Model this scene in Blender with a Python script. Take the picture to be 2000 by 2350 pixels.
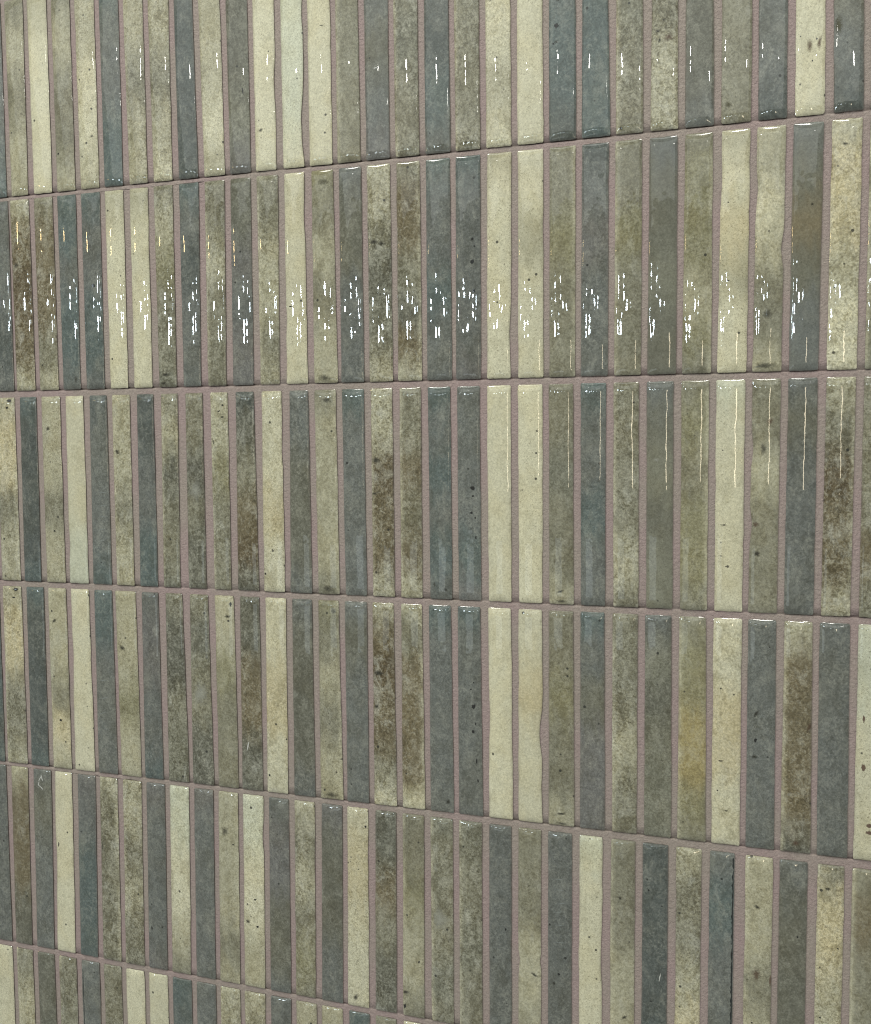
import bpy, math, random
from mathutils import Vector, Matrix, noise

for o in list(bpy.data.objects):
    bpy.data.objects.remove(o)
scene = bpy.context.scene
col = scene.collection

# ------------------------------------------------------------------ camera, light, exposure
Z0 = 1.78                      # height of the zero line of the tile grid above the floor
cam_d = bpy.data.cameras.new('camera')
cam = bpy.data.objects.new('camera', cam_d); col.objects.link(cam)
cam_d.sensor_fit = 'VERTICAL'; cam_d.sensor_height = 36.0; cam_d.sensor_width = 36.0
cam_d.lens = 35.367; cam_d.clip_start = 0.01; cam_d.clip_end = 60
right = Vector((0.95089637, 0.30944201, -0.00645989))
up = Vector((-0.01560917, 0.06878996, 0.99750904))
fwd = Vector((-0.30911558, 0.9484269, -0.07024226))
m = Matrix((right, up, -fwd)).transposed().to_4x4()
m.translation = Vector((0.59273, -0.68165, -0.27605 + Z0))
cam.matrix_world = m
scene.camera = cam

world = bpy.data.worlds.new('World'); scene.world = world; world.use_nodes = True
bg = world.node_tree.nodes['Background']
bg.inputs[0].default_value = (1.0, 1.0, 0.97, 1); bg.inputs[1].default_value = 0.38

def lamp(name, loc, target, sx, sy, radiance, colour):
    """a rectangular showroom lamp of the given size (m) and brightness"""
    d = bpy.data.lights.new(name, 'AREA'); d.shape = 'RECTANGLE'
    d.size = sx; d.size_y = sy; d.color = colour
    d.energy = radiance * math.pi * sx * sy
    o = bpy.data.objects.new(name, d); col.objects.link(o)
    o.location = (loc[0], loc[1], loc[2] + Z0)
    v = Vector((target[0], target[1], target[2] + Z0)) - o.location
    o.rotation_euler = v.to_track_quat('-Z', 'Y').to_euler()
    return o
MID = (0.33, 0, -0.35)
WARM, NEUT, COOL = (1.0, 0.80, 0.52), (1.0, 0.97, 0.9), (0.80, 0.92, 1.0)
# broad ceiling panels above the aisle
lamp('ceiling_panel', (0.3, -0.95, 1.85), MID, 1.6, 0.8, 2.4, (0.99, 1.0, 0.96))
for x in (-0.40, 0.58):
    lamp('downlight', (x, -1.0, 1.75), MID, 0.28, 0.46, 32, NEUT)
# the pale luminous ceiling farther back
lamp('lit_ceiling', (-0.6, -5.4, 1.75), (-0.6, -5.4, 0), 7.0, 5.0, 1.15, (0.96, 1.0, 0.97))
# rows of ceiling tubes farther back in the showroom
for x, y, z, sx, sy, e in ((-3.14, -4.96, 0.60, 0.26, 0.035, 90), (-2.38, -6.38, 0.86, 0.20, 0.04, 70), (-1.48, -6.19, 0.52, 0.24, 0.05, 80),
                           (-1.13, -6.74, 0.84, 0.16, 0.04, 70), (-0.36, -5.90, 0.60, 0.20, 0.04, 55), (0.30, -6.40, 0.66, 0.14, 0.04, 35),
                           (-2.05, -5.40, 0.46, 0.20, 0.05, 60), (-2.75, -7.10, 0.62, 0.22, 0.06, 70)):
    lamp('ceiling_tube', (x, y, z), MID, sx, sy * 1.25, e * 2, COOL)
lamp('ceiling_spot', (-0.64, -3.14, 1.16), MID, 0.09, 0.035, 85, NEUT)
lamp('ceiling_spot', (1.34, -3.25, 1.11), MID, 0.08, 0.035, 80, NEUT)
lamp('ceiling_spot', (-2.80, -2.82, 0.65), MID, 0.10, 0.07, 60, (1.0, 0.72, 0.36))
# a tall warm display light and a low pale light box standing across the aisle
lamp('display_strip', (1.02, -3.99, -0.16), MID, 0.09, 0.66, 16, (1.0, 0.86, 0.62))
lamp('light_box', (0.03, -1.43, -0.61), MID, 0.42, 0.24, 1.35, (0.86, 0.97, 1.0))

scene.render.engine = 'CYCLES'
scene.cycles.filter_width = 1.15
vs = scene.view_settings
vs.view_transform = 'Standard'; vs.look = 'None'; vs.exposure = 0.0; vs.gamma = 1.0; vs.use_curve_mapping = False

# ------------------------------------------------------------------ the wall: measured grid
PITCH = 0.022
HALF_W = 0.391
FIRST_COLUMN = -3
EDGE = {  # tenths of a millimetre off the regular grid: left top, left bottom, right top, right bottom
 -1: [(-1,-1,3,3),(-2,-2,3,3),(3,3,1,1),(3,3,2,2),(-3,-3,-9,-9),(-5,-5,-1,-1),(-2,-2,-1,-1),(-3,-3,-4,-4),(2,2,-4,-4),(-5,-5,-6,-6),(-5,-5,-4,-4),(-1,-1,-8,-8),(-6,-6,-1,-1),(1,1,2,2),(-4,-4,-5,-5),(0,0,1,1),(-6,-6,-6,-6),(-8,-8,-5,-5),(-11,-11,-6,-6),(-7,-7,-2,-2),(-8,-8,4,4),(-6,-6,-3,-3),(-5,-5,-3,-3),(-7,-7,-7,-7),(-8,-8,2,2),(-11,-11,0,0),(-1,-1,1,1),(3,3,-4,-4),(1,1,1,1),(-2,-2,12,12),(3,3,5,5),(5,5,0,0),(7,7,4,4),(-4,-4,-2,-2),(-1,-1,2,2),(-2,-2,3,3),(2,2,4,4)],
 0: [(0,0,-4,-4),(-1,-1,0,0),(-4,-4,3,3),(0,0,-1,-1),(-8,-1,-4,-13),(-12,-2,0,-2),(-5,1,-5,-1),(-8,1,-1,0),(-5,2,-3,-3),(-11,8,-9,-2),(-13,4,-3,-4),(-6,6,-22,0),(-20,5,-13,7),(-9,5,-5,4),(-8,-2,-5,-8),(-5,2,1,-1),(-10,-6,-6,-2),(-12,-8,-15,-1),(-15,-5,-7,0),(-15,-5,-11,2),(-8,-2,-8,9),(-15,-2,-11,3),(-11,-2,-11,1),(-11,-4,-13,2),(-13,-6,-9,4),(-7,-7,-22,10),(-7,-2,-15,4),(7,1,-9,4),(-5,0,-16,9),(-3,5,7,13),(-5,9,-5,8),(-7,8,-6,7),(-18,13,-14,10),(2,2,1,1),(-1,-1,0,0),(1,1,2,2),(0,0,-2,-2)],
 1: [(-2,-2,-2,-2),(-3,-3,1,1),(-2,-2,-1,-1),(-11,-11,5,5),(-21,-15,-10,-4),(-7,-6,-3,2),(-4,-1,-2,-9),(0,1,2,-3),(1,4,-4,-6),(7,2,-2,-6),(1,8,-5,-9),(4,4,0,-15),(4,-3,0,-18),(4,-7,-2,-6),(1,4,4,-9),(6,1,-5,0),(5,4,1,19),(1,0,1,7),(-2,2,0,9),(1,1,2,10),(0,1,3,12),(-3,-6,1,2),(1,-1,1,-6),(-2,0,0,3),(-4,-2,-1,3),(-4,-9,0,2),(-4,-4,-3,0),(-2,-7,3,8),(3,-2,3,10),(10,-1,11,8),(5,-2,4,0),(0,-3,6,1),(6,1,7,3),(3,3,1,1),(4,4,-4,-4),(1,1,-1,-1),(-4,-4,-1,-1)],
 2: [(2,2,0,0),(-4,-4,-1,-1),(0,0,0,0),(-12,-12,3,3),(8,-6,-3,-12),(-1,-2,7,8),(16,1,10,9),(22,6,10,10),(12,10,2,1),(22,8,-1,-3),(20,2,-4,-20),(16,7,-7,-8),(15,15,-9,-11),(11,0,-9,6),(9,2,2,5),(21,3,-1,10),(3,12,1,12),(2,13,2,9),(7,11,2,7),(8,9,-1,1),(3,13,-2,5),(-1,5,-9,0),(-4,6,-6,-2),(-3,7,-2,-1),(-7,0,-12,-3),(-9,-1,-9,-8),(-8,-1,-11,-4),(-9,-1,-7,0),(-4,0,-1,1),(-5,2,4,4),(-1,-6,0,-1),(-3,-6,-1,1),(2,-2,3,0),(1,1,2,2),(2,2,0,0),(2,2,-1,-1),(0,0,2,2)],
 3: [(0,0,-4,-4),(0,0,-4,-4),(-4,-4,-4,-4),(-11,-22,5,6),(7,-2,8,0),(3,0,6,10),(8,-2,7,14),(12,4,8,14),(-9,3,8,18),(17,5,-4,2),(14,4,-8,19),(12,5,1,21),(14,15,7,18),(12,2,5,10),(11,0,10,2),(15,6,4,10),(9,7,1,21),(3,5,8,8),(3,4,-5,10),(7,6,-5,10),(0,4,-6,9),(-3,-1,-10,9),(2,5,-5,7),(0,-1,-3,3),(-5,-3,-6,7),(-4,-2,-12,-1),(-6,0,-7,-4),(-7,-2,-5,6),(-4,-1,-2,12),(-2,0,5,9),(-4,1,-3,7),(-1,-3,-2,13),(-8,1,-1,15),(2,2,4,4),(-1,-1,-1,-1),(4,4,-1,-1),(-1,-1,4,4)],
 4: [(-1,-1,-2,-2),(0,0,-1,-1),(-2,-2,0,0),(8,-8,5,-13),(12,-10,21,-7),(10,-20,6,-14),(14,-11,16,-12),(11,-7,6,-3),(13,-9,13,-3),(13,-6,11,-7),(10,-10,12,-9),(10,-7,10,-6),(8,-11,9,-6),(4,-12,9,-5),(9,-6,4,-1),(6,-8,3,-12),(13,-8,10,-6),(3,-11,-2,-11),(9,-6,2,-8),(5,-4,-2,-8),(1,1,-1,-1),(-2,-2,-2,-2),(4,4,-4,-4),(-1,-1,-8,-8),(-6,-6,-9,-9),(-5,-5,-16,-16),(-6,-6,-12,-12),(-10,-10,-11,-11),(-5,-5,-12,-12),(-7,-7,-20,-20),(2,2,4,4),(-3,-3,-2,-2),(9,9,0,0),(-1,-1,-5,-5),(-3,-3,-1,-1),(-5,-5,1,1),(-1,-1,1,1)],
 5: [(1,1,3,3),(-1,-1,1,1),(3,3,0,0),(-6,-6,-10,-10),(-8,-8,-10,-10),(-12,-12,-9,-9),(-7,-7,-2,-2),(-6,-6,-7,-7),(-10,-10,-7,-7),(-12,-12,-8,-8),(-11,-11,-7,-7),(-9,-9,-7,-7),(-12,-12,-9,-9),(-15,-15,-8,-8),(-6,-6,-4,-4),(-8,-8,-6,-6),(-11,-11,-9,-9),(-2,-2,-6,-6),(-6,-6,-12,-12),(0,0,-5,-5),(3,3,-2,-2),(-2,-2,0,0),(3,3,-3,-3),(0,0,-7,-7),(-4,-4,-7,-7),(-4,-4,-19,-19),(-4,-4,-12,-12),(-12,-12,-9,-9),(-6,-6,-12,-12),(-5,-5,-18,-18),(2,2,5,5),(-1,-1,1,1),(10,10,4,4),(3,3,-2,-2),(4,4,6,6),(-2,-2,0,0),(6,6,1,1)],
 6: [(4,4,1,1),(2,2,1,1),(1,1,2,2),(-5,-5,-12,-12),(-5,-5,-8,-8),(-13,-13,-6,-6),(-6,-6,-3,-3),(-3,-3,-8,-8),(-11,-11,-12,-12),(-13,-13,-7,-7),(-16,-16,-3,-3),(-8,-8,-6,-6),(-9,-9,-9,-9),(-15,-15,-11,-11),(-6,-6,-1,-1),(-11,-11,-4,-4),(-8,-8,-6,-6),(1,1,-3,-3),(-3,-3,-10,-10),(3,3,-2,-2),(2,2,-3,-3),(-2,-2,0,0),(-3,-3,1,1),(0,0,-5,-5),(1,1,2,2),(-5,-5,4,4),(2,2,3,3),(4,4,2,2),(3,3,-1,-1),(2,2,-2,-2),(-1,-1,0,0),(-2,-2,3,3),(0,0,3,3),(3,3,-4,-4),(3,3,-2,-2),(-4,-4,-6,-6),(-2,-2,-3,-3)],
}
ROW_V = {
 -1: (10.56447, 0.00206, 3.64706, 0.00206),
 0: (3.44628, 0.00206, -3.47114, 0.00206),
 1: (-3.64177, 0.00025, -10.58883, -0.00038),
 2: (-10.81092, 0.00076, -17.67961, 0.00111),
 3: (-17.89072, 0.00131, -24.77316, -0.00184),
 4: (-24.97540, -0.00627, -32.01028, -0.00682),
 5: (-32.21028, -0.00682, -39.12769, 0.00000),
 6: (-39.32847, 0.00000, -46.24589, 0.00000),
}
MARKS = [  # row, column, across, down, width mm, height mm, tilt deg, kind
 (2,18,0.67,0.472,4.5,4.6,0,'spot'),
 (1,18,0.68,0.473,4.4,4.5,0,'spot'),
 (3,18,0.68,0.473,4.5,5.1,0,'spot'),
 (3,18,0.57,0.390,1.9,1.9,0,'spot'),
 (3,18,0.69,0.358,1.6,1.6,0,'spot'),
 (3,18,0.64,0.592,3.2,3.2,20,'spot'),
 (3,18,0.76,0.555,1.3,3.2,0,'spot'),
 (3,18,0.78,0.733,1.6,5.1,0,'spot'),
 (3,18,0.82,0.828,1.6,3.8,0,'spot'),
 (2,18,0.68,0.509,2.6,1.8,20,'spot'),
 (2,18,0.61,0.587,3.2,2.5,30,'spot'),
 (2,18,0.77,0.611,1.6,2.5,0,'spot'),
 (2,18,0.80,0.703,1.6,3.7,0,'spot'),
 (1,18,0.69,0.372,2.8,2.7,0,'spot'),
 (1,18,0.76,0.404,1.6,1.8,0,'spot'),
 (1,18,0.74,0.603,3.1,3.6,0,'spot'),
 (0,21,0.29,0.511,4.4,4.2,0,'spot'),
 (0,21,0.29,0.579,2.9,2.3,0,'smudge'),
 (0,21,0.17,0.586,2.1,1.7,0,'spot'),
 (0,21,0.36,0.404,2.9,2.2,0,'smudge'),
 (2,26,0.31,0.623,4.7,1.1,0,'dash'),
 (3,26,0.31,0.627,4.7,1.2,3,'dash'),
 (1,26,0.30,0.618,4.0,1.1,3,'dash'),
 (0,13,0.64,0.363,4.4,0.9,0,'dash'),
 (1,12,0.25,0.630,4.3,1.3,0,'dash'),
 (2,0,0.74,0.018,6.1,4.3,0,'spot'),
 (2,0,0.65,0.055,3.9,2.8,30,'spot'),
 (3,0,0.74,0.017,6.2,3.7,0,'spot'),
 (3,0,0.65,0.061,4.4,1.8,0,'spot'),
 (2,5,0.28,0.297,5.3,3.4,-40,'smear'),
 (3,5,0.27,0.303,6.2,3.9,-40,'smear'),
 (2,2,0.37,0.172,4.7,2.8,40,'smear'),
 (3,2,0.35,0.178,5.2,2.9,30,'smear'),
 (3,2,0.53,0.728,3.0,2.9,0,'spot'),
 (2,2,0.55,0.720,2.6,2.1,0,'spot'),
 (2,9,0.72,0.124,4.5,1.7,0,'spot'),
 (2,9,0.52,0.095,4.5,1.3,20,'spot'),
 (2,9,0.74,0.065,3.0,2.0,0,'spot'),
 (3,9,0.86,0.042,2.6,5.4,0,'spot'),
 (3,9,0.68,0.106,5.3,2.7,10,'smear'),
 (3,9,0.72,0.128,3.8,1.7,0,'spot'),
 (2,11,0.07,0.910,2.6,2.7,0,'spot'),
 (3,11,0.12,0.910,2.6,2.7,0,'spot'),
 (3,11,0.96,0.716,1.5,2.0,0,'spot'),
 (1,4,0.59,0.471,4.5,4.4,0,'spot'),
 (1,3,0.78,0.947,3.3,6.9,0,'smudge'),
 (0,3,0.16,0.810,2.9,2.0,0,'spot'),
 (0,4,0.74,0.742,2.8,2.3,0,'smear'),
 (0,10,0.73,0.618,1.4,8.1,10,'dash'),
 (0,11,0.30,0.809,3.9,2.5,20,'smear'),
 (0,11,0.32,0.846,1.1,1.3,0,'spot'),
 (0,11,0.74,0.446,1.4,1.5,0,'spot'),
 (0,11,0.23,0.763,1.4,1.6,0,'spot'),
 (4,2,0.17,0.402,1.8,6.4,-8,'dash'),
 (4,6,0.22,0.778,2.1,5.9,0,'spot'),
 (4,9,0.35,0.202,6.2,7.7,0,'smudge'),
 (4,9,0.76,0.267,1.9,1.8,0,'spot'),
 (4,10,0.22,0.656,3.8,3.2,0,'smear'),
 (4,10,0.70,0.675,2.7,2.8,0,'spot'),
 (4,10,0.58,0.536,3.0,2.1,0,'spot'),
 (4,10,0.38,0.626,1.5,1.4,0,'spot'),
 (4,14,0.88,0.087,2.5,2.7,0,'spot'),
 (4,14,0.04,0.278,1.4,2.0,0,'spot'),
 (4,14,0.54,0.302,1.4,1.4,0,'spot'),
 (4,14,0.40,0.949,3.2,5.5,-30,'smear'),
 (4,16,0.09,0.950,3.1,5.4,0,'spot'),
 (4,16,0.15,0.879,6.2,2.7,20,'smear'),
 (4,16,0.77,0.718,1.7,3.0,0,'spot'),
 (4,20,0.72,0.685,7.0,1.9,-30,'smear'),
 (4,20,0.48,0.266,1.3,1.3,0,'spot'),
 (4,21,0.27,0.709,2.5,2.6,0,'smear'),
 (4,21,0.47,0.662,2.8,2.6,-40,'spot'),
 (4,21,0.08,0.435,1.9,2.6,0,'spot'),
 (4,19,0.75,0.490,1.9,2.9,0,'spot'),
 (4,23,0.40,0.264,2.7,2.5,0,'smear'),
 (4,23,0.61,0.812,4.8,2.2,40,'smear'),
 (4,24,0.25,0.210,1.8,1.8,0,'spot'),
 (4,24,0.78,0.275,1.5,1.5,0,'spot'),
 (4,24,0.38,0.716,1.5,1.6,0,'spot'),
 (4,26,0.94,0.446,2.8,3.6,0,'spot'),
 (4,27,0.47,0.518,5.5,10.2,0,'brown'),
 (4,27,0.96,0.541,1.6,13.2,0,'brownspot'),
 (4,27,0.44,0.219,4.4,2.4,-30,'smear'),
 (4,27,0.32,0.736,1.9,1.8,0,'spot'),
 (4,28,0.68,0.326,1.6,2.1,0,'spot'),
 (4,29,0.41,0.100,3.9,2.3,0,'smear'),
 (4,29,0.21,0.663,1.6,1.8,0,'spot'),
 (4,29,0.81,0.352,2.1,1.5,-30,'spot'),
 (3,27,0.32,0.406,2.2,6.4,-35,'smear'),
 (3,27,0.30,0.523,2.7,4.7,0,'spot'),
 (3,27,0.29,0.596,3.8,2.6,0,'smear'),
 (3,27,0.77,0.115,1.1,1.1,0,'spot'),
 (3,26,0.28,0.306,1.4,1.5,0,'spot'),
 (3,26,0.74,0.331,1.7,1.7,0,'spot'),
 (3,26,0.21,0.760,1.4,1.5,0,'spot'),
 (3,26,0.52,0.846,2.8,1.2,0,'smear'),
 (3,28,0.50,0.956,4.8,4.1,0,'brown'),
 (3,28,0.92,0.450,3.2,7.4,0,'brown'),
 (3,30,0.24,0.395,2.0,6.7,0,'brownspot'),
 (3,30,0.27,0.601,3.6,7.4,0,'brownspot'),
 (3,30,0.50,0.846,5.6,4.0,0,'brownspot'),
 (3,30,0.51,0.876,5.1,3.4,0,'brownspot'),
 (2,27,0.14,0.619,4.3,4.0,0,'brown'),
 (2,27,0.65,0.180,4.2,5.0,-30,'brown'),
 (2,27,0.27,0.744,3.8,4.0,-40,'smear'),
 (2,27,0.39,0.296,4.3,8.4,0,'smudge'),
 (2,26,0.26,0.301,1.4,1.4,0,'spot'),
 (2,26,0.22,0.758,1.4,1.4,0,'spot'),
 (2,26,0.40,0.803,1.1,1.1,0,'spot'),
 (1,29,0.44,0.100,3.7,2.1,-5,'smear'),
 (1,29,0.19,0.667,1.3,1.6,0,'spot'),
 (1,28,0.67,0.329,2.0,1.9,0,'smear'),
 (1,26,0.26,0.296,1.3,1.4,0,'spot'),
 (1,27,0.49,0.763,5.3,7.1,0,'smudge'),
 (1,27,0.41,0.977,13.2,3.9,0,'smudge'),
 (1,13,0.58,0.056,10.3,4.3,0,'olive'),
 (1,13,0.47,0.977,9.1,5.1,0,'smudge'),
 (2,13,0.59,0.050,7.0,3.8,0,'smudge'),
 (3,13,0.78,0.052,4.9,3.9,0,'smudge'),
 (2,13,0.47,0.972,8.5,5.2,0,'smudge'),
 (3,13,0.52,0.975,8.6,4.7,0,'smudge'),
 (0,26,0.22,0.925,4.3,4.3,0,'olive'),
 (0,28,0.47,0.728,3.5,7.9,0,'brown'),
 (0,28,0.80,0.718,2.5,9.4,-10,'brown'),
 (0,28,0.71,0.703,1.5,1.6,0,'spot'),
 (0,28,0.56,0.788,1.5,1.6,0,'spot'),
 (0,28,0.16,0.685,1.0,1.1,0,'spot'),
 (0,29,0.15,0.660,5.0,10.4,0,'olive'),
 (0,24,0.65,0.621,6.6,5.5,0,'brown'),
 (0,24,0.25,0.591,3.9,2.2,0,'smear'),
 (0,24,0.31,0.629,2.2,3.3,0,'smear'),
 (1,15,0.28,0.353,6.0,3.1,0,'smear'),
 (1,15,0.61,0.363,4.0,3.7,0,'smear'),
 (1,1,0.26,0.341,6.0,3.5,0,'smudge'),
 (2,15,0.23,0.342,6.8,4.4,0,'smear'),
 (2,15,0.13,0.501,4.8,1.9,0,'smear'),
 (3,15,0.28,0.343,7.6,4.6,0,'smear'),
 (3,15,0.17,0.510,4.8,3.3,0,'smear'),
 (2,21,0.47,0.940,5.5,1.8,20,'smear'),
 (2,21,0.51,0.986,7.3,2.4,0,'smudge'),
 (3,21,0.51,0.941,6.2,1.9,10,'smear'),
 (3,21,0.51,0.989,8.0,2.5,0,'smudge'),
 (1,7,0.45,0.938,8.5,2.7,0,'smear'),
 (1,7,0.30,0.982,5.4,2.0,0,'smear'),
 (2,17,0.72,0.953,3.3,1.9,-30,'smear'),
 (3,17,0.76,0.945,2.7,3.2,-30,'smear'),
 (2,17,0.21,0.930,2.0,4.4,0,'smudge'),
 (4,4,0.10,0.376,2.1,12.6,-10,'smudge'),
 (2,4,0.69,0.510,10.7,1.0,-5,'pale'),
 (2,4,0.62,0.580,12.3,1.0,5,'pale'),
 (2,4,0.66,0.637,9.9,1.1,-10,'pale'),
 (2,4,0.54,0.707,11.5,1.1,8,'pale'),
 (2,4,0.57,0.765,9.1,1.1,-5,'pale'),
 (3,4,0.39,0.488,12.5,1.1,5,'pale'),
 (3,4,0.46,0.583,12.5,1.1,15,'pale'),
 (3,4,0.33,0.667,10.9,1.1,20,'pale'),
 (3,4,0.46,0.750,10.0,1.1,-20,'pale'),
 (4,21,0.48,0.216,11.2,0.9,10,'pale'),
 (4,21,0.53,0.266,11.2,0.9,-5,'pale'),
 (4,21,0.57,0.327,12.4,1.0,15,'pale'),
 (4,21,0.46,0.369,11.2,1.0,12,'pale'),
 (4,21,0.54,0.430,10.6,1.0,5,'pale'),
 (4,21,0.50,0.512,11.2,1.0,4,'pale'),
 (2,8,0.52,0.494,13.1,16.9,0,'palesoft'),
 (3,8,0.50,0.516,13.2,20.9,0,'palesoft'),
 (4,17,0.41,0.486,13.5,19.8,0,'palesoft'),
 (4,1,0.42,0.049,1.3,9.7,-30,'chalk'),  # thin white lines crossing near the top of this tile
 (4,1,0.52,0.043,1.3,8.2,20,'chalk'),
 (4,1,0.43,0.093,6.2,1.1,-30,'chalk'),
 (4,1,0.34,0.079,1.3,6.0,-10,'chalk'),
 (4,1,0.53,0.101,1.3,4.5,40,'chalk'),
 (3,10,0.33,0.769,1.5,11.7,-10,'chalk'),
 (0,15,0.48,0.589,4.6,1.2,10,'chalk'),
 (2,24,0.36,0.342,4.5,2.9,0,'palesoft'),
 (3,5,0.46,0.809,1.2,1.1,0,'spot'),
 (4,24,0.72,0.601,1.2,9.3,-10,'chalk'),
]
# glaze of every tile from its top to its bottom (letters: PALETTE), last figure = how mottled
GLAZE = {
 0: ["AKKA0","AAKA0","AKAT0","AAT0","SLSLL1","LCCC0","SLSSL1","LLCCL1","TAATT0","LLSLL2","LLSLC2","AKKKK0","LLLCL1","ADDGM1","LCCCC0","PPPPC0","CCCCC0",
     "LSSSS1","AADAM0","SSGSS2","KAKTA0","SSSSS2","LCCLC1","CCCCC0","AATTK0","ATTTT0","GSGSS2","BWSLL3","TTDDA0","SLSSS1","AAAAK0","CCCCC0","ADDAK0","SSSS1"],
 1: ["AAA0","SSS1","CCC0","AAAKA0","LBWWBL3","SBBBSL2","TTATTA0","TAATTA0","LCCCC0","LCCCC0","SLOSSG2","TAKAAA0","SSLSSS2","DDMAMM0","SSLLSL2","CCCCCC0",
     "OSLSLL1","ADDAAA0","LLSDGSL3","SBBSDBL2","TAATAA0","TAAAAM0","LCCCCC0","CCLCCC0","SSOSSS1","KAMAAA0","SSOSSS1","ADDGDD0","SOOOLOS1","LCYLCC0","LLCLSSL1","ADBDAA0","LYYLCC2","SSSG1","AAA0","CCC0","SSS1"],
 2: ["AAA0","SSS1","KKK0","LYYSLL2","TKKKKT0","LLLSLL1","CCCCPP0","KAAAT0","LLLSLL2","KKAATT0","SLDSSG2","SSDSDD2","LLOSSS2","KDSBWD2","CCCYCC1","AADDDA1",
     "SLLLLS1","TAAAAA0","LLWBBL3","SSBSBL2","TATATA0","AAAATM0","CCCCCC0","CCCCCC0","SSGSSL1","TAATAA0","SSSSLS2","ADGDGG0","SOSOOS1","PCCCCC0","SSLSSS1","ADAAAA0","LSWBBL3","SSSBS2","AAA0","CCC0","SSS1"],
 3: ["CCC0","KKK0","ATTTKT0","LYYSSL2","TKKKKT0","LLLSYL1","CCCCCC0","TTAAAA0","LLLOLL1","AMMAAT0","SDDSGG2","SDSSDD2","LLOSSS1","DDBBDD2","CCYYCC1","ADDDDA1",
     "OSLSLL1","ADAAAA0","LBWBBSC3","LSBBBBC2","TAAAAA0","TAAAAA0","CCCCCC0","CCYCCC0","SSOSSL1","TADMMM0","SSSLSS2","AGDGGG1","SOOQQOS1","CCYYCC1","AAAAAA0","LBBBBD2","AAAAAA0","PPCCC0","SSS1","AAA0","SSS1"],
 4: ["AAA0","SSS1","AAAAA0","LBBBDD1","ADAAA0","CCCCC0","MATTT0","LSSSSS3","LLSLSS3","MAAAAM0","PPCCLS1","MAAAAA0","LLLLSL1","PPCCLL1","AMMDDA0","LSLSOS2",
     "MDDDAA0","CYYCCC1","DDBSDD2","SSOLLS1","GSSSGS2","GSSGSS2","AAAAA0","SSSLLS1","AAAAA0","PCCCC0","SSSLLL1","KKKKT0","LSSLYL2","ATAAA0","LLLSLL1","ADDDA0","SYYLCC2","SBSSS1","AAA0","CCC0","SSS1"],
 5: ["AAA0","SSS1","CCC0","SLLS2","DDDD1","SSSS2","AAA0","SSLL2","CCC0","CCC0","TAA0","AAA0","LBS2","LBL2","AAA0","LLL1","LLL1","TTT0","SSS1","CCC0","CCC0","AAA0","SSS1","KKK0","LLL2","CCC0","SSS1","AAA0","SOS1","CCC0","SSS2","AAA0","LBL2","SSS1","AAA0","CCC0","SSS1"],
}
GAIN = 1.21
PALETTE = {   # how the glaze colours read, sRGB
 'C': (188, 186, 160), 'P': (184, 187, 165), 'Y': (182, 175, 143), 'L': (160, 158, 134), 'S': (122, 121, 103),
 'G': (114, 115, 100), 'O': (129, 127, 100), 'Q': (145, 135, 95), 'D': (100, 101, 89), 'B': (112, 105, 83), 'W': (96, 87, 66),
 'T': (88, 99, 96), 'A': (99, 103, 98), 'K': (82, 88, 84), 'M': (104, 105, 101),
}
def lin(c, gain=1.0):
    return tuple(min(gain * (((v / 255 + 0.055) / 1.055) ** 2.4), 0.9) for v in c)
ALBEDO = {k: lin(v, GAIN) for k, v in PALETTE.items()}

# ------------------------------------------------------------------ materials
def new_mat(name):
    mt = bpy.data.materials.new(name); mt.use_nodes = True
    nt = mt.node_tree
    return mt, nt, nt.nodes['Principled BSDF']
def N(nt, kind, **kw):
    n = nt.nodes.new(kind)
    for k, v in kw.items():
        if k.startswith('i_'):
            key = k[2:]
            n.inputs[int(key) if key.isdigit() else key].default_value = v
        else:
            setattr(n, k, v)
    return n
def mth(nt, op, a, b=None, clamp=False):
    n = nt.nodes.new('ShaderNodeMath'); n.operation = op; n.use_clamp = clamp
    for i, v in enumerate((a, b)):
        if v is None: continue
        if isinstance(v, (int, float)): n.inputs[i].default_value = v
        else: nt.links.new(v, n.inputs[i])
    return n.outputs[0]
def ramp(nt, fac, lo, hi, smooth=True):
    n = nt.nodes.new('ShaderNodeMapRange'); n.interpolation_type = 'SMOOTHSTEP' if smooth else 'LINEAR'
    nt.links.new(fac, n.inputs[0]); n.inputs[1].default_value = lo; n.inputs[2].default_value = hi
    return n.outputs[0]
def mixc(nt, fac, a, b, blend='MIX'):
    n = nt.nodes.new('ShaderNodeMix'); n.data_type = 'RGBA'; n.blend_type = blend
    if isinstance(fac, (int, float)): n.inputs[0].default_value = fac
    else: nt.links.new(fac, n.inputs[0])
    for v, i in ((a, 6), (b, 7)):
        if isinstance(v, tuple): n.inputs[i].default_value = (*v, 1)
        else: nt.links.new(v, n.inputs[i])
    return n.outputs[2]

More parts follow.
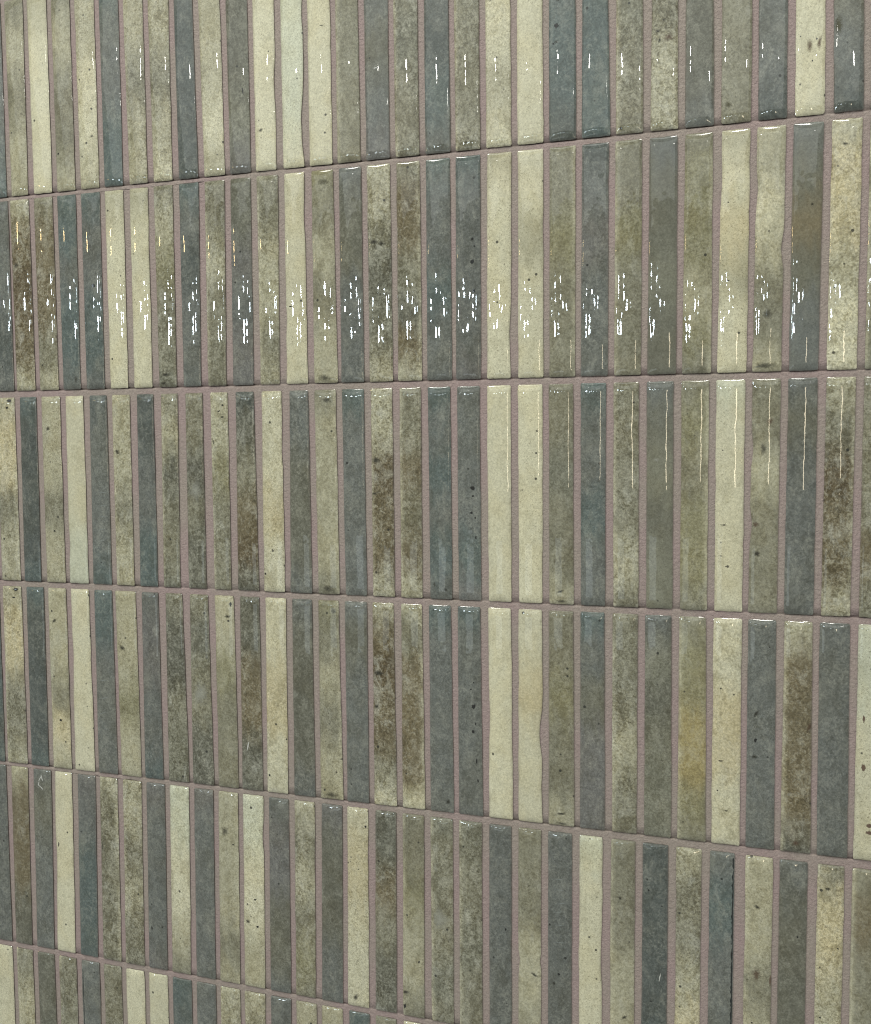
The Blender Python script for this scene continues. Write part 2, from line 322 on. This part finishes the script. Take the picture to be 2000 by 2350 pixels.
def make_glaze():
    mt, nt, P = new_mat('reactive_glaze')
    L = nt.links.new
    tc = N(nt, 'ShaderNodeTexCoord'); info = N(nt, 'ShaderNodeObjectInfo')
    seed = mth(nt, 'MULTIPLY', info.outputs['Random'], 37.0)
    colr = N(nt, 'ShaderNodeAttribute', attribute_name='glaze')
    grain = N(nt, 'ShaderNodeAttribute', attribute_name='grain')
    sep = N(nt, 'ShaderNodeSeparateColor'); L(grain.outputs['Color'], sep.inputs[0])
    mott, speck, rim = sep.outputs[0], sep.outputs[1], sep.outputs[2]
    def noise_(scale, detail, rough, dist=0.0, sx=1, sz=1):
        mp = N(nt, 'ShaderNodeMapping'); mp.inputs['Scale'].default_value = (sx, 1, sz)
        L(tc.outputs['Object'], mp.inputs[0])
        n = N(nt, 'ShaderNodeTexNoise', noise_dimensions='4D')
        n.inputs['Scale'].default_value = scale; n.inputs['Detail'].default_value = detail
        n.inputs['Roughness'].default_value = rough; n.inputs['Distortion'].default_value = dist
        L(mp.outputs[0], n.inputs['Vector']); L(seed, n.inputs['W'])
        return n.outputs['Fac']
    cloud = noise_(110, 5, .65, .6, 1, .6)        # broad drifts of the glaze
    fib = noise_(300, 6, .72, 1.2)              # fibrous crystals
    fine = noise_(760, 3, .7)
    c0 = colr.outputs['Color']
    drift = noise_(38, 3, .6, .3, 1, .7)         # the glaze runs from bluish to olive along a tile
    c0 = mixc(nt, ramp(nt, drift, .42, .66), c0, mixc(nt, 1.0, c0, (1.0, .975, .92), 'MULTIPLY'))
    dark = mixc(nt, 1.0, c0, (0.50, 0.48, 0.41), 'MULTIPLY')
    light = mixc(nt, .52, c0, (0.50, 0.50, 0.40))
    # fibres, stronger where the glaze is mottled
    d1 = mth(nt, 'MULTIPLY', ramp(nt, fib, .49, .60), mth(nt, 'ADD', mth(nt, 'MULTIPLY', mott, .85), .12))
    l1 = mth(nt, 'MULTIPLY', ramp(nt, fib, .49, .39), mth(nt, 'ADD', mth(nt, 'MULTIPLY', mott, .70), .05))
    c1 = mixc(nt, d1, c0, dark); c1 = mixc(nt, l1, c1, light)
    # drifts
    d2 = mth(nt, 'MULTIPLY', ramp(nt, cloud, .50, .64), mth(nt, 'ADD', mth(nt, 'MULTIPLY', mott, .50), .18))
    l2 = mth(nt, 'MULTIPLY', ramp(nt, cloud, .49, .35), mth(nt, 'ADD', mth(nt, 'MULTIPLY', mott, .55), .07))
    c1 = mixc(nt, d2, c1, dark); c1 = mixc(nt, l2, c1, light)
    chalk = noise_(75, 6, .74, .8, 1, .55)       # chalky pale bloom on the mottled tiles
    c1 = mixc(nt, mth(nt, 'MULTIPLY', ramp(nt, chalk, .54, .66), mth(nt, 'MULTIPLY', mott, .78)), c1, mixc(nt, .55, c0, (.52, .53, .45)))
    amp = mth(nt, 'ADD', mth(nt, 'MULTIPLY', mott, 1.6), .9)
    grainv = mth(nt, 'ADD', mth(nt, 'MULTIPLY', mth(nt, 'SUBTRACT', fine, .5), amp), 1.0)
    cmb = N(nt, 'ShaderNodeCombineColor')
    for i in range(3): L(grainv, cmb.inputs[i])
    c2 = mixc(nt, 1.0, c1, cmb.outputs[0], 'MULTIPLY')
    # iron specks: short fine flecks and a few round ones
    fl = noise_(760, 2, .5, 2.2)
    flk = mth(nt, 'MULTIPLY', ramp(nt, fl, .575, .64), mth(nt, 'MULTIPLY', speck, .75))
    c3 = mixc(nt, flk, c2, mixc(nt, 1.0, c0, (.26, .24, .19), 'MULTIPLY'))
    vo = N(nt, 'ShaderNodeTexVoronoi', voronoi_dimensions='4D'); vo.inputs['Scale'].default_value = 210
    L(tc.outputs['Object'], vo.inputs['Vector']); L(seed, vo.inputs['W'])
    vs_ = N(nt, 'ShaderNodeSeparateColor'); L(vo.outputs['Color'], vs_.inputs[0])
    pick = mth(nt, 'GREATER_THAN', mth(nt, 'MULTIPLY', vs_.outputs[0], mth(nt, 'ADD', mth(nt, 'MULTIPLY', speck, .35), .72)), .80)
    dot = mth(nt, 'MULTIPLY', mth(nt, 'MULTIPLY', ramp(nt, vo.outputs['Distance'], .26, .16), pick), .85)
    c4 = mixc(nt, dot, c3, (.022, .024, .020))
    # the rim, where the glaze thins over the body and grout haze clings
    rn = mth(nt, 'MULTIPLY', rim, ramp(nt, cloud, .30, .62))
    c5 = mixc(nt, mth(nt, 'MULTIPLY', rn, .45), c4, (.20, .175, .15))
    L(c5, P.inputs['Base Color'])
    rg = N(nt, 'ShaderNodeMapRange'); L(fib, rg.inputs[0])
    rg.inputs[1].default_value = .3; rg.inputs[2].default_value = .8; rg.inputs[3].default_value = .010; rg.inputs[4].default_value = .030
    L(rg.outputs[0], P.inputs['Roughness']); P.inputs['IOR'].default_value = 1.5
    # relief: slow waves of the fired surface, ripples, orange peel
    slow = noise_(28, 1, .4); wav = noise_(120, 1, .4, 0, 1, .55); rip = noise_(230, 1, .4, 0, 1, .6); peel = noise_(900, 1, .5)
    h = mth(nt, 'ADD', mth(nt, 'ADD', mth(nt, 'MULTIPLY', slow, 1.9), wav), mth(nt, 'ADD', mth(nt, 'MULTIPLY', rip, WAVE_RIP), mth(nt, 'MULTIPLY', peel, WAVE_PEEL)))
    b = N(nt, 'ShaderNodeBump'); b.inputs['Strength'].default_value = 1.0; b.inputs['Distance'].default_value = WAVE
    L(h, b.inputs['Height']); L(b.outputs[0], P.inputs['Normal'])
    return mt
WAVE, WAVE_RIP, WAVE_PEEL = 0.00011, 0.46, 0.008

def make_grout():
    mt, nt, P = new_mat('cement_grout')
    L = nt.links.new
    tc = N(nt, 'ShaderNodeTexCoord')
    def nz(s, d, r):
        n = N(nt, 'ShaderNodeTexNoise'); n.inputs['Scale'].default_value = s; n.inputs['Detail'].default_value = d; n.inputs['Roughness'].default_value = r
        L(tc.outputs['Object'], n.inputs['Vector']); return n.outputs['Fac']
    big, mid, fine = nz(14, 3, .55), nz(120, 4, .6), nz(1000, 3, .75)
    c = mixc(nt, ramp(nt, big, .38, .64), lin3((148, 138, 128)), lin3((151, 134, 130)))
    c = mixc(nt, mth(nt, 'MULTIPLY', ramp(nt, mid, .45, .75), .35), c, lin3((134, 121, 115)))
    lump = nz(420, 3, .6)
    c = mixc(nt, mth(nt, 'MULTIPLY', ramp(nt, lump, .5, .62), .16), c, lin3((128, 116, 112)))
    c = mixc(nt, mth(nt, 'MULTIPLY', ramp(nt, lump, .48, .36), .16), c, lin3((178, 168, 162)))
    c = mixc(nt, mth(nt, 'MULTIPLY', ramp(nt, fine, .52, .75), .45), c, lin3((124, 113, 108)))
    c = mixc(nt, mth(nt, 'MULTIPLY', ramp(nt, fine, .44, .26), .35), c, lin3((184, 174, 164)))
    L(c, P.inputs['Base Color']); P.inputs['Roughness'].default_value = .62; P.inputs['Specular IOR Level'].default_value = .35
    b = N(nt, 'ShaderNodeBump'); b.inputs['Strength'].default_value = 1; b.inputs['Distance'].default_value = .0009
    h = mth(nt, 'ADD', nz(620, 4, .7), mth(nt, 'MULTIPLY', lump, .7)); L(h, b.inputs['Height']); L(b.outputs[0], P.inputs['Normal'])
    return mt
def lin3(c): return lin(c, GAIN)

def make_mark(name, colour, strength, hard, rough=.08):
    """a blemish fired into the glaze: solid in the middle, broken at its edge"""
    mt, nt, P = new_mat(name)
    L = nt.links.new
    at = N(nt, 'ShaderNodeAttribute', attribute_name='cover'); tc = N(nt, 'ShaderNodeTexCoord')
    n = N(nt, 'ShaderNodeTexNoise'); n.inputs['Scale'].default_value = 900; n.inputs['Detail'].default_value = 4; n.inputs['Roughness'].default_value = .7
    L(tc.outputs['Object'], n.inputs['Vector'])
    cov = mth(nt, 'ADD', at.outputs['Fac'], mth(nt, 'MULTIPLY', mth(nt, 'SUBTRACT', n.outputs['Fac'], .5), 1.3 if hard < .5 else .7))
    a = mth(nt, 'MULTIPLY', ramp(nt, cov, .25 if hard > .5 else .05, .55 if hard > .5 else 1.05), strength)
    P.inputs['Base Color'].default_value = (*colour, 1); P.inputs['Roughness'].default_value = rough
    L(a, P.inputs['Alpha'])
    return mt

GLAZE_MAT = make_glaze()
GROUT_MAT = make_grout()
MARK_MATS = {
 'spot': make_mark('iron_spot', (.025, .027, .024), .92, 1), 'dash': make_mark('iron_dash', (.015, .015, .013), .95, 1),
 'smear': make_mark('iron_smear', (.045, .045, .032), .85, 0), 'smudge': make_mark('soft_smudge', (.07, .07, .052), .65, 0),
 'brown': make_mark('rust_smudge', (.12, .075, .045), .7, 0), 'brownspot': make_mark('rust_spot', (.15, .10, .07), .85, 1),
 'olive': make_mark('olive_smudge', (.075, .068, .022), .7, 0), 'pale': make_mark('pale_scratch', (.36, .40, .38), .55, 0),
 'palesoft': make_mark('pale_bloom', (.46, .47, .40), .55, 0), 'chalk': make_mark('white_line', (.62, .63, .58), .85, 1, .4),
}

# ------------------------------------------------------------------ geometry
wall = bpy.data.objects.new('tiled_wall', None); col.objects.link(wall)
GROUND_Z = Z0 + ROW_V[5][2] * PITCH - 0.008
wall.location = (0, 0, GROUND_Z)
wall['label'] = 'wall of glossy narrow upright tiles in sage, cream and slate with mauve grout'
wall['category'] = 'tiled wall'
wall['kind'] = 'thing'

def corner(r, k, s, side):
    """point on a tile's left (side 0) or right (1) edge, s from top 0 to bottom 1 -> wall x, z"""
    i = k - FIRST_COLUMN
    tl, bl, tr, br = EDGE[r][i] if i < len(EDGE[r]) else EDGE[r][i - 12]
    off = (tl, bl) if side == 0 else (tr, br)
    u = k * PITCH + (HALF_W if side else -HALF_W) * PITCH + (off[0] * (1 - s) + off[1] * s) * 1e-4
    at, bt, ab, bb = ROW_V[r]
    vt = at + bt * (k - 15); vb = ab + bb * (k - 15)
    slope = (bt * (1 - s) + bb * s)
    v = vt * (1 - s) + vb * s + slope * (HALF_W if side else -HALF_W)
    return u, v * PITCH + Z0
XS = [-1, -.965, -.90, -.845, -.80, -.56, -.28, 0, .28, .56, .80, .845, .90, .965, 1]
DS = [0, .35e-3, .9e-3, 1.7e-3, 2.8e-3, 4.2e-3, 6.0e-3, 8.0e-3]
LEN = 0.152
SS = [d / LEN for d in DS] + [.053 + (1 - .106) * i / 22 for i in range(1, 22)] + [1 - d / LEN for d in reversed(DS)]
RIM = 0.0009
CH, EASE, SLOPE = .0018, .0050, .40
def end_rise(d):
    if d < CH: return SLOPE * d
    t = min((d - CH) / EASE, 1)
    return SLOPE * CH + SLOPE * EASE * (1 - (1 - t) ** 3) / 3
END_TOTAL = end_rise(1)
def dome(x, s, crown, tilt):
    d = min(s, 1 - s) * LEN
    e = end_rise(d) / END_TOTAL                                  # a short chamfer easing into the flat of the tile
    a = abs(x)
    side = 1 - x * x
    roll = max(0, (a - .825) / .175) * .00030 + max(0, (a - .92) / .08) ** 2 * .00014
    lip = max(0, 1 - d / .0011) ** 2 * .00034
    return RIM - lip + (crown * side) * e + .00035 * e - roll * e * .9 + tilt * x * e
BITE = {  # where grout laps over the edge: (row, column): [(side, centre, half length, depth)]
 (0, 12): [(1, .80, .22, .14), (1, .30, .10, .05)], (3, 20): [(1, .58, .16, .13), (1, .85, .2, .05)], (0, 20): [(1, .18, .14, .10)],
 (1, 27): [(1, .50, .08, .10), (0, .25, .1, .06)], (1, 26): [(0, .2, .15, .04)], (4, 22): [(1, .55, .2, .05)], (2, 3): [(0, .8, .12, .05)],
 (3, 3): [(0, .4, .2, .04)], (3, 19): [(0, .5, .2, .05)], (2, 11): [(1, .3, .1, .04)], (4, 10): [(1, .2, .1, .06)], (1, 12): [(1, .2, .15, .06), (0, .7, .1, .04)],
 (0, 11): [(1, .6, .15, .05)], (1, 19): [(1, .8, .15, .05)], (4, 20): [(1, .62, .05, .05), (0, .63, .06, .05)], (2, 27): [(0, .3, .1, .07), (0, .62, .08, .08)],
 (1, 6): [(1, .3, .2, .03)], (0, 13): [(1, .12, .15, .07)], (4, 2): [(0, .5, .2, .04)],
}
def surface(r, k, x, s, prm):
    crown, tilt, ph, wob = prm
    def edge(side):
        u, z = corner(r, k, s, side)
        w = wob * (noise.noise((s * 9 + ph, side * 7.3, r * 3.1)) + .55 * noise.noise((s * 27 + ph, side * 5.1 + 9, k)) + .3 * noise.noise((s * 70 + ph, side * 3 + 4, k * .7)))
        for sd, c, hl, dp in BITE.get((r, k), ()):
            if sd == side and abs(s - c) < hl:
                w += (-1 if side else 1) * dp * PITCH * .76 * (.5 + .5 * math.cos(math.pi * (s - c) / hl))
        d = min(s, 1 - s) * LEN                                  # rounded corners
        if d < .0011: w += (-1 if side else 1) * .0007 * (1 - d / .0011) ** 2
        return u + w, z
    (u0, z0), (u1, z1) = edge(0), edge(1)
    t = (x + 1) / 2
    zz = z0 * (1 - t) + z1 * t
    d = min(s, 1 - s)
    if d < .03:                                                  # the short ends are not ruler straight either
        zz += .00035 * noise.noise((x * 1.7 + ph, s * 3, k)) * (1 - d / .03)
    return Vector((u0 * (1 - t) + u1 * t, -dome(x, s, crown, tilt), zz))

def stop_colour(stops, s):
    f = max(0, min(1, s)) * (len(stops) - 1); i = min(int(f), len(stops) - 2); w = f - i
    w = w * w * (3 - 2 * w)
    a, b = ALBEDO[stops[i]], ALBEDO[stops[i + 1]]
    return [a[j] * (1 - w) + b[j] * w for j in range(3)]
SIDE_SHADE = (.085, .075, .066, 1)                  # tile body sides, coloured dark to paint in the shade at the edges
MOTTLE = (.10, .42, .75, 1.0)
tiles = {}
def make_tile(r, k, code):
    rnd = random.Random(r * 977 + k * 31 + 5)
    stops, mott = code[:-1], MOTTLE[int(code[-1])]
    slate = all(c in 'ATKMD' for c in stops)
    if slate: mott = max(mott, .33)
    pale = sum(c in 'CPYL' for c in stops) / len(stops)
    crown = rnd.uniform(.00082, .00108); tilt = rnd.gauss(0, .00004)
    prm = (crown, tilt, rnd.uniform(0, 90), .00026 + .00014 * pale)
    u0, z0 = corner(r, k, .5, 0); u1, _ = corner(r, k, .5, 1)
    org = Vector(((u0 + u1) / 2, 0, z0))
    gainv = rnd.uniform(.94, 1.06); speck = rnd.uniform(.35, 1.0) * (1 if pale > .4 else .6)
    rimk = rnd.uniform(.2, 1.0) * (1.0 if mott > 0 else .55)
    palerim = rnd.choice((0, 0, -1, -1, 1)) if stops[0] in 'LSGO' and pale < .9 else 0
    verts, cols, grains, faces = [], [], [], []
    nx, ns = len(XS), len(SS)
    for s in SS:
        for x in XS:
            verts.append(surface(r, k, x, s, prm) - org)
            js = s + .07 * noise.noise((x * 1.3, s * 11 + prm[2], k)) + .06 * noise.noise((x * 2.3, s * 26, prm[2]))
            c = stop_colour(stops, js)
            if palerim and x * palerim > .74:                    # glaze broken to cream along one edge
                w = min(1, (x * palerim - .74) / .12) * max(0, min(1, .75 + 1.2 * noise.noise((s * 14, prm[2], 1.1)))) * .6
                c = [c[j] * (1 - w) + ALBEDO['C'][j] * w for j in range(3)]
            g = gainv * (1 + .05 * noise.noise((x * 1.1 + prm[2], s * 6, 3.3)))
            cols.append((c[0] * g, c[1] * g, c[2] * g, 1))
            mm = mott * (1 + .5 * noise.noise((x * .8, s * 7 + prm[2], 8.8)))
            d = min(s, 1 - s) * LEN
            rim = max(max(0, (abs(x) - .86) / .14), 1 - d / .0012 if d < .0012 else 0)
            grains.append((max(0, min(1, mm)), speck, rim * rimk, 1))
    for j in range(ns - 1):
        for i in range(nx - 1):
            a = j * nx + i
            faces.append((a, a + nx, a + nx + 1, a + 1))
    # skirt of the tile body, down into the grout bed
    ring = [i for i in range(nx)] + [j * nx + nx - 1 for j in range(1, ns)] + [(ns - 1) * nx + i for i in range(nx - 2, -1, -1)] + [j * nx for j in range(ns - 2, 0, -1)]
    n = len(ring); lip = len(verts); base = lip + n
    for yy in (None, .004):                                      # the body's sides below the rim, in the painted shade colour
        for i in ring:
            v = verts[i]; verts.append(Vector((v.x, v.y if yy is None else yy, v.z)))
            cols.append(SIDE_SHADE); grains.append((0, 0, 0, 1))
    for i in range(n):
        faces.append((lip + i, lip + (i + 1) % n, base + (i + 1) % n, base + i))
    me = bpy.data.meshes.new('tile'); me.from_pydata([tuple(v) for v in verts], [], faces)
    ca = me.color_attributes.new('glaze', 'FLOAT_COLOR', 'POINT'); ca.data.foreach_set('color', [x for c in cols for x in c])
    ga = me.color_attributes.new('grain', 'FLOAT_COLOR', 'POINT'); ga.data.foreach_set('color', [x for c in grains for x in c])
    me.polygons.foreach_set('use_smooth', [True] * len(faces))
    me.materials.append(GLAZE_MAT); me.update()
    o = bpy.data.objects.new('tile', me); col.objects.link(o)
    o.parent = wall; o.location = org - wall.location
    tiles[(r, k)] = (o, prm, org)

rnd0 = random.Random(4)
SPARE = ["AAAA0", "SSSS1", "CCCC0", "LSLL1", "KAAT0", "SBSL2", "LLSL2", "CCYC1", "DDGS1"]
for r in range(-1, 6):
    for k in range(FIRST_COLUMN, 39):
        row = GLAZE.get(r)
        i = k - FIRST_COLUMN
        code = row[i] if row and i < len(row) else rnd0.choice(SPARE)
        make_tile(r, k, code)

# blemishes in the glaze, parts of their tile
def make_mark_obj(r, k, t, s, w, h, ang, kind):
    tile, prm, org = tiles[(r, k)]
    rnd = random.Random(int(t * 1000 + s * 77777))
    soft = kind in ('smudge', 'brown', 'olive', 'palesoft', 'smear')
    mul = 1.35 if soft else 1.05
    a = w * .5e-3 * mul; b = h * .5e-3 * mul
    wid = HALF_W * 2 * PITCH
    ca, sa = math.cos(math.radians(ang)), math.sin(math.radians(ang))
    rings = (0, .45, .75, 1.0); nseg = 14
    wob = [1 + rnd.uniform(-.22, .22) for _ in range(nseg)]
    verts, cov, faces = [], [], []
    for q, rr in enumerate(rings):
        for i in range(1 if q == 0 else nseg):
            th = 2 * math.pi * i / nseg
            ex = rr * a * math.cos(th) * wob[i]; ez = rr * b * math.sin(th) * wob[i]
            dx, dz = ex * ca - ez * sa, ex * sa + ez * ca
            tt = min(max(t + dx / wid, .01), .99); ss = min(max(s - dz / LEN, .004), .996)
            p = surface(r, k, tt * 2 - 1, ss, prm) - org
            verts.append((p.x, p.y - .00007 if abs(tt - .5) < .42 else p.y - .00012, p.z))
            cov.append(1 - rr)
    for i in range(nseg):
        faces.append((0, 1 + i, 1 + (i + 1) % nseg))
        for q in range(len(rings) - 2):
            b0 = 1 + q * nseg; b1 = b0 + nseg
            faces.append((b0 + i, b1 + i, b1 + (i + 1) % nseg, b0 + (i + 1) % nseg))
    name = {'spot': 'glaze_spot', 'dash': 'glaze_fleck', 'chalk': 'glaze_line', 'pale': 'glaze_line'}.get(kind, 'glaze_stain')
    me = bpy.data.meshes.new(name); me.from_pydata(verts, [], faces)
    at = me.attributes.new('cover', 'FLOAT', 'POINT'); at.data.foreach_set('value', cov)
    me.polygons.foreach_set('use_smooth', [True] * len(faces))
    me.materials.append(MARK_MATS[kind]); me.update()
    o = bpy.data.objects.new(name, me); col.objects.link(o); o.parent = tile
for mk in MARKS:
    make_mark_obj(*mk)

# ragged gap where the glaze of one slate tile has crawled back from its edge
def make_crack(r, k, t, s0, s1, wmm):
    tile, prm, org = tiles[(r, k)]
    rnd = random.Random(3); n = 110; verts, faces = [], []
    wid = HALF_W * 2 * PITCH
    for i in range(n + 1):
        s = s0 + (s1 - s0) * i / n
        lt = t - wmm * 1e-3 / wid * max(.1, .45 + .9 * noise.noise((s * 45, 1, 2)) + .5 * noise.noise((s * 160, 5, 2)) + .5 * (s - s0) / (s1 - s0)) - rnd.uniform(0, .03)
        for tt in (lt, (lt + t) / 2, t):
            p = surface(r, k, tt * 2 - 1, s, prm) - org
            verts.append((p.x, p.y - .00006, p.z))
        if i:
            a = 3 * (i - 1)
            faces += [(a, a + 3, a + 4, a + 1), (a + 1, a + 4, a + 5, a + 2)]
    me = bpy.data.meshes.new('glaze_crack'); me.from_pydata(verts, [], faces); me.materials.append(CRACK_MAT)
    o = bpy.data.objects.new('glaze_crack', me); col.objects.link(o); o.parent = tile
CRACK_MAT, _nt, _P = new_mat('bare_body'); _P.inputs['Base Color'].default_value = (.018, .024, .022, 1); _P.inputs['Roughness'].default_value = .35
make_crack(4, 26, .975, .02, .97, .9)
make_crack(5, 3, .12, .05, .8, .8)

# ------------------------------------------------------------------ grout bed: one body with a soft uneven face
def make_bed():
    x0 = (FIRST_COLUMN - .5) * PITCH; x1 = 38.5 * PITCH
    nx = 336
    mm = .001 / PITCH
    # lines of the sheet follow the courses, so that the shrinkage gap under each course is real
    lines = [(lambda u: ROW_V[-1][0] + ROW_V[-1][1] * (u - 15) + 2 * mm, 0)]
    for r in range(-1, 6):
        at, bt, ab, bb = ROW_V[r]
        top = lambda u, a=at, b=bt: a + b * (u - 15)
        bot = lambda u, a=ab, b=bb: a + b * (u - 15)
        for f in (0, .004, .03, .12, .25, .4, .55, .7, .85, .96):
            lines.append((lambda u, t=top, o=bot, f=f: t(u) * (1 - f) + o(u) * f, 0))
        for d, g in ((1.0, 0), (.6, 1), (-.22, 1), (-.42, .75), (-.62, .15), (-1.0, 0), (-2.2, 0), (-2.9, 0), (-3.5, 0)):
            lines.append((lambda u, o=bot, d=d: o(u) + d * mm, g))
    nz = len(lines) - 1
    lines = lines[::-1]
    verts, faces = [], []
    for f, g in lines:
        for i in range(nx + 1):
            x = x0 + (x1 - x0) * i / nx; z = f(x / PITCH) * PITCH + Z0
            y = -.00012 + .00022 * noise.noise((x * 60, z * 60, 0)) + .00012 * noise.noise((x * 260, z * 260, 5))
            if g:
                y += g * .0022 * max(0.15, min(1, .75 + 1.1 * noise.noise((x * 22, z * 9, 3)) + .5 * noise.noise((x * 120, z * 9, 7))))
            verts.append((x, y, z - GROUND_Z))
    for j in range(nz):
        for i in range(nx):
            a = j * (nx + 1) + i
            faces.append((a, a + 1, a + nx + 2, a + nx + 1))
    b = len(verts)
    ring = [i for i in range(nx + 1)] + [j * (nx + 1) + nx for j in range(1, nz + 1)] + [nz * (nx + 1) + i for i in range(nx - 1, -1, -1)] + [j * (nx + 1) for j in range(nz - 1, 0, -1)]
    for i in ring: verts.append((verts[i][0], .02, verts[i][2]))
    n = len(ring)
    for i in range(n): faces.append((ring[(i + 1) % n], ring[i], b + i, b + (i + 1) % n))
    faces.append(tuple(b + i for i in reversed(range(n))))
    me = bpy.data.meshes.new('grout'); me.from_pydata(verts, [], faces)
    me.polygons.foreach_set('use_smooth', [True] * (nx * nz) + [False] * (n + 1))
    me.materials.append(GROUT_MAT); me.update()
    o = bpy.data.objects.new('grout', me); col.objects.link(o); o.parent = wall
make_bed()
